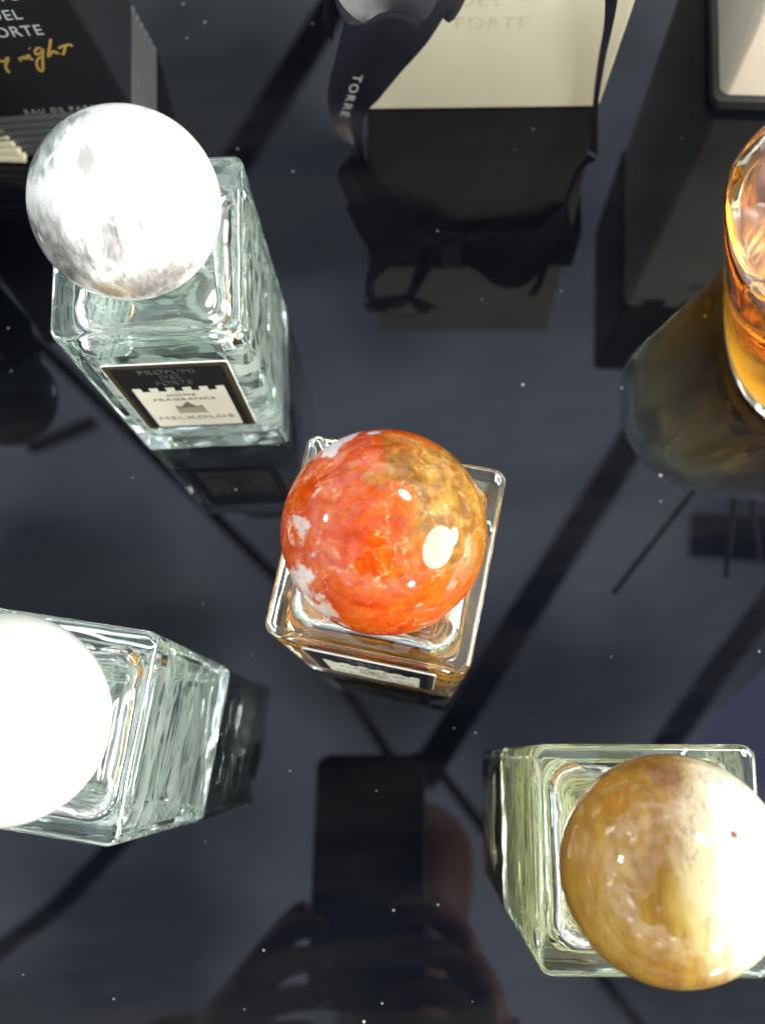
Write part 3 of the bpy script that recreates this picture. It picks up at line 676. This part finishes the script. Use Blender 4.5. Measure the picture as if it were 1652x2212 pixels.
# ------------------------------------------------------------------ amber diffuser bottle
M_GL2 = glass('amber_bottle_glass', (0.99, 1.0, 0.99), 1.5, 0.0, bump=0.06, bscale=40)
M_AMB = liquid('amber_diffuser_oil', (0.87, 0.66, 0.012), 50)
ctr = P(1814, 714); k_px = 0.000158
ctr.z = 0.0003
t_ = thing('reed_diffuser', 'big rounded flask of glowing amber oil at the right edge', 'diffuser', ctr)
t_.rotation_euler = (0, 0, -0.14)
def sup(a, b_, n, z, m=72):
    pts = []
    for i in range(m):
        th = 2 * math.pi * i / m; cc, ss = math.cos(th), math.sin(th)
        pts.append((a * math.copysign(abs(cc) ** (2 / n), cc), b_ * math.copysign(abs(ss) ** (2 / n), ss), z))
    return pts
def prof(z):                                # half widths of the flask at height z
    s = z / H; a = (249 + 600 * s) * k_px; b_ = 259 * k_px; return a, b_
def flask(ins, z0, z1, zs):
    R_ = []
    for k in range(5):
        a_ = math.pi / 2 * k / 4; e = 0.006 * (1 - math.sin(a_)); z = z0 + 0.006 * (1 - math.cos(a_)); a, b_ = prof(z); R_.append(sup(a - ins - e, b_ - ins - e, 2.6, z))
    for k in range(1, 9):
        z = z0 + 0.006 + (z1 - z0 - 0.006) * k / 8; a, b_ = prof(z); R_.append(sup(a - ins, b_ - ins, 2.5 - 0.1 * k / 8, z))
    return R_
zsh = 0.076
outer = flask(0, 0.0, zsh, 0)
a, b_ = prof(zsh)
for e, z in ((0.001, zsh + 0.002), (0.003, zsh + 0.0035), (0.008, zsh + 0.0045)): outer.append(sup(a - e, b_ - e, 2.4, z))
for s, z in ((0.5, zsh + 0.009), (0.3, zsh + 0.013)): outer.append(sup(a * s, b_ * s * 1.2, 2.4, z))
for rr, z in ((0.013, zsh + 0.016), (0.013, zsh + 0.034), (0.0125, zsh + 0.035)): outer.append(sup(rr, rr, 2, z))
bm = bmesh.new(); loft(bm, outer)
inner = flask(0.0022, 0.006, zsh - 0.002, 0)
a, b_ = prof(zsh)
inner += [sup(a * .92, b_ * .92, 2.4, zsh + 0.0005), sup(a * .45, b_ * .5, 2.4, zsh + 0.005), sup(0.009, 0.009, 2, zsh + 0.013), sup(0.009, 0.009, 2, zsh + 0.033)]
bmi = bmesh.new(); loft(bmi, inner); bmesh.ops.recalc_face_normals(bmi, faces=bmi.faces); bmesh.ops.reverse_faces(bmi, faces=bmi.faces)
bmesh.ops.recalc_face_normals(bm, faces=bm.faces)
me = bpy.data.meshes.new('glass_body'); bm.to_mesh(me); me2 = bpy.data.meshes.new('tmp'); bmi.to_mesh(me2)
bj = bmesh.new(); bj.from_mesh(me); bj.from_mesh(me2); bj.to_mesh(me); bj.free(); bm.free(); bmi.free(); bpy.data.meshes.remove(me2)
me.materials.append(M_GL2)
for p_ in me.polygons: p_.use_smooth = True
me.set_sharp_from_angle(angle=math.radians(50))
g = bpy.data.objects.new('glass_body', me); COL.objects.link(g); g.parent = t_
lr = [r for r in flask(0.0021, 0.0059, zsh - 0.002, 0) if r[0][2] < 0.068]; lr.append([(x, y, 0.069) for x, y, z in lr[-1]])
bm = bmesh.new(); loft(bm, lr); obj('oil', bm, M_AMB, t_, smooth=50)
bm = bmesh.new(); loft(bm, [sup(r_, r_, 2, z) for r_, z in ((0.0140, zsh + 0.0352), (0.0165, zsh + 0.0360), (0.0165, zsh + 0.048), (0.0155, zsh + 0.049))]); obj('collar', bm, M_BLK, t_, smooth=50)
M_REED = simple('brown_rattan_reed', (0.10, 0.055, 0.035), 0.7, vary=0.4, bscale=900)
Rinv = Matrix.Rotation(0.14, 3, 'Z')
for (u, v, z) in ((1325, 1280, .215), (1567, 1245, .20), (1640, 1210, .205), (1900, 1100, .22), (1800, 900, .23)):
    tip = Rinv @ (PM(u, v, z) - ctr); d = tip - Vector((0, 0, 0.112))
    st = Vector((0, 0, 0.112)) - d.normalized() * 0.0; 
    bm = bmesh.new(); zd = d.normalized(); s1 = zd.orthogonal().normalized(); s2 = zd.cross(s1)
    # lower end stands in the oil, straight through the neck
    lo = Vector((0, 0, 0.105)) + Vector((-d.x, -d.y, 0)) * 0.22; lo.z = 0.012
    rr = 0.0014
    loft(bm, [[q + (s1 * math.cos(2 * math.pi * i / 12) + s2 * math.sin(2 * math.pi * i / 12)) * rr for i in range(12)] for q in (st + zd * 0.006, tip)])
    r_o = obj('reed', bm, M_REED, None, smooth=60); r_o.location = t_.location; r_o.rotation_euler = t_.rotation_euler
    r_o['_k'] = 1; r_o.parent = t_; r_o.location = (0, 0, 0); r_o.rotation_euler = (0, 0, 0); del r_o['_k']

# ------------------------------------------------------------------ the phone and the hands of the person, mirrored in the table
def C(x, y, z=0.0): return Vector((0, 0, H)) + RM @ Vector((x, y, z))     # lens-aligned millimetre frame
M_PH = simple('black_phone_back', (0.012, 0.012, 0.013), 0.3, coat=0.2)
ph = thing('phone', 'dark phone mirrored in the black table, taking the picture', 'phone', C(-0.030, -0.070, 0.006))
ph.rotation_euler = RM.to_euler()
bm = bmesh.new(); rbox(bm, 0.069, 0.148, 0.0, 0.0075, 0.009, 0.0015, 8); ob = obj('body', bm, M_PH, ph, smooth=40)
bm = bmesh.new()
ns = 28
vsA = [[(0.030 + math.cos(2 * math.pi * i / ns) * r, 0.070 + math.sin(2 * math.pi * i / ns) * r, z) for i in range(ns)] for r, z in ((0.0052, 0.0003), (0.0052, -0.0009), (0.0040, -0.0010), (0.0036, -0.0002), (0.0036, 0.0003))]
loft(bm, vsA); obj('lens_ring', bm, simple('black_lens_ring', (0.002, 0.002, 0.002), 0.2), ph, smooth=40)

def skin(name, pts, edges, m, parent=None, sub=2):
    """pts: [(Vector, radius)]"""
    me = bpy.data.meshes.new(name); me.from_pydata([tuple(p) for p, r in pts], edges, [])
    o = bpy.data.objects.new(name, me); COL.objects.link(o)
    sk = o.modifiers.new('skin', 'SKIN'); sk.use_smooth_shade = True
    lay = me.skin_vertices[0].data if me.skin_vertices else None
    for i, (p, r) in enumerate(pts): me.skin_vertices[0].data[i].radius = (r, r)
    me.skin_vertices[0].data[0].use_root = True
    ss = o.modifiers.new('subd', 'SUBSURF'); ss.levels = sub; ss.render_levels = sub
    me.materials.append(m)
    if parent: o.parent = parent
    return o
M_SKIN, t, b = mat('skin'); b.inputs['Base Color'].default_value = (0.26, 0.10, 0.08, 1); b.inputs['Roughness'].default_value = 0.5; b.inputs['Subsurface Weight'].default_value = 0.0
M_SLV = simple('dark_wool_sleeve', (0.07, 0.030, 0.030), 0.9, bump=0.4, bscale=400)
pts = []; edg = []
def add(p, r, prev=None):
    pts.append((C(*p), r)); 
    if prev is not None: edg.append((prev, len(pts) - 1))
    return len(pts) - 1
# right side hand: wrist, palm, four fingers curled round the back of the phone, thumb on the screen side
chest = add((-0.03, -0.33, 0.36), 0.12)
def arm(sgn, wr, palm, elbow, fing, thumb):
    e0 = add(elbow, 0.040, chest); w0 = add(wr, 0.024, e0); p0_ = add(palm, 0.022, w0)
    for (a_, b1, c1, r) in fing:
        k = add(a_, r, p0_); k = add(b1, r * 0.92, k); add(c1, r * 0.8, k)
    k = add(thumb[0], 0.011, w0); k = add(thumb[1], 0.010, k); add(thumb[2], 0.008, k)
arm(1, (0.045, -0.185, 0.030), (0.034, -0.140, 0.022), (0.13, -0.36, 0.16),
    [((0.024, -0.100, 0.004), (0.006, -0.090, -0.006), (-0.018, -0.092, -0.008), 0.0085), ((0.026, -0.118, 0.002), (0.006, -0.112, -0.008), (-0.020, -0.113, -0.009), 0.009),
     ((0.026, -0.137, 0.002), (0.006, -0.133, -0.008), (-0.018, -0.134, -0.009), 0.0088), ((0.026, -0.156, 0.004), (0.008, -0.153, -0.006), (-0.010, -0.152, -0.008), 0.0078)],
    ((0.032, -0.120, 0.036), (0.020, -0.095, 0.030), (0.004, -0.080, 0.022)))
arm(-1, (-0.130, -0.190, 0.030), (-0.108, -0.145, 0.022), (-0.22, -0.36, 0.16),
    [((-0.085, -0.108, 0.004), (-0.070, -0.100, -0.006), (-0.050, -0.100, -0.008), 0.0085), ((-0.086, -0.124, 0.002), (-0.070, -0.118, -0.008), (-0.046, -0.117, -0.009), 0.009),
     ((-0.088, -0.142, 0.002), (-0.070, -0.138, -0.008), (-0.048, -0.137, -0.009), 0.0088), ((-0.090, -0.160, 0.004), (-0.074, -0.156, -0.006), (-0.056, -0.155, -0.008), 0.0078)],
    ((-0.100, -0.125, 0.036), (-0.082, -0.100, 0.030), (-0.066, -0.085, 0.022)))
nk = add((-0.03, -0.12, 0.40), 0.050, chest); hd_ = add((-0.03, -0.02, 0.42), 0.085, nk); add((-0.03, 0.06, 0.42), 0.070, hd_)
hip = add((-0.03, -0.55, 0.55), 0.14, chest)
pe = skin('person', pts, edg, M_SKIN)
tag(pe, 'person in dark sleeves holding up a phone, mirrored dimly in the black table', 'person')
def sleeve(pa, pb, r0, r1, name):
    a, b_ = C(*pa), C(*pb); d = (b_ - a).normalized(); s1 = d.orthogonal().normalized(); s2 = d.cross(s1); bm = bmesh.new(); rings = []
    for k in range(9):
        tt = k / 8; r = r0 + (r1 - r0) * tt + 0.002 * math.sin(k * 2.1); c_ = a.lerp(b_, tt)
        rings.append([c_ + (s1 * math.cos(2 * math.pi * i / 24) + s2 * math.sin(2 * math.pi * i / 24)) * r for i in range(24)])
    loft(bm, rings); return obj(name, bm, M_SLV, pe, smooth=60)
sleeve((0.047, -0.195, 0.034), (0.13, -0.36, 0.16), 0.036, 0.062, 'sleeve')
sleeve((-0.128, -0.172, 0.030), (-0.22, -0.36, 0.16), 0.040, 0.066, 'sleeve')
sleeve((-0.03, -0.26, 0.40), (-0.03, -0.62, 0.52), 0.17, 0.20, 'jumper')
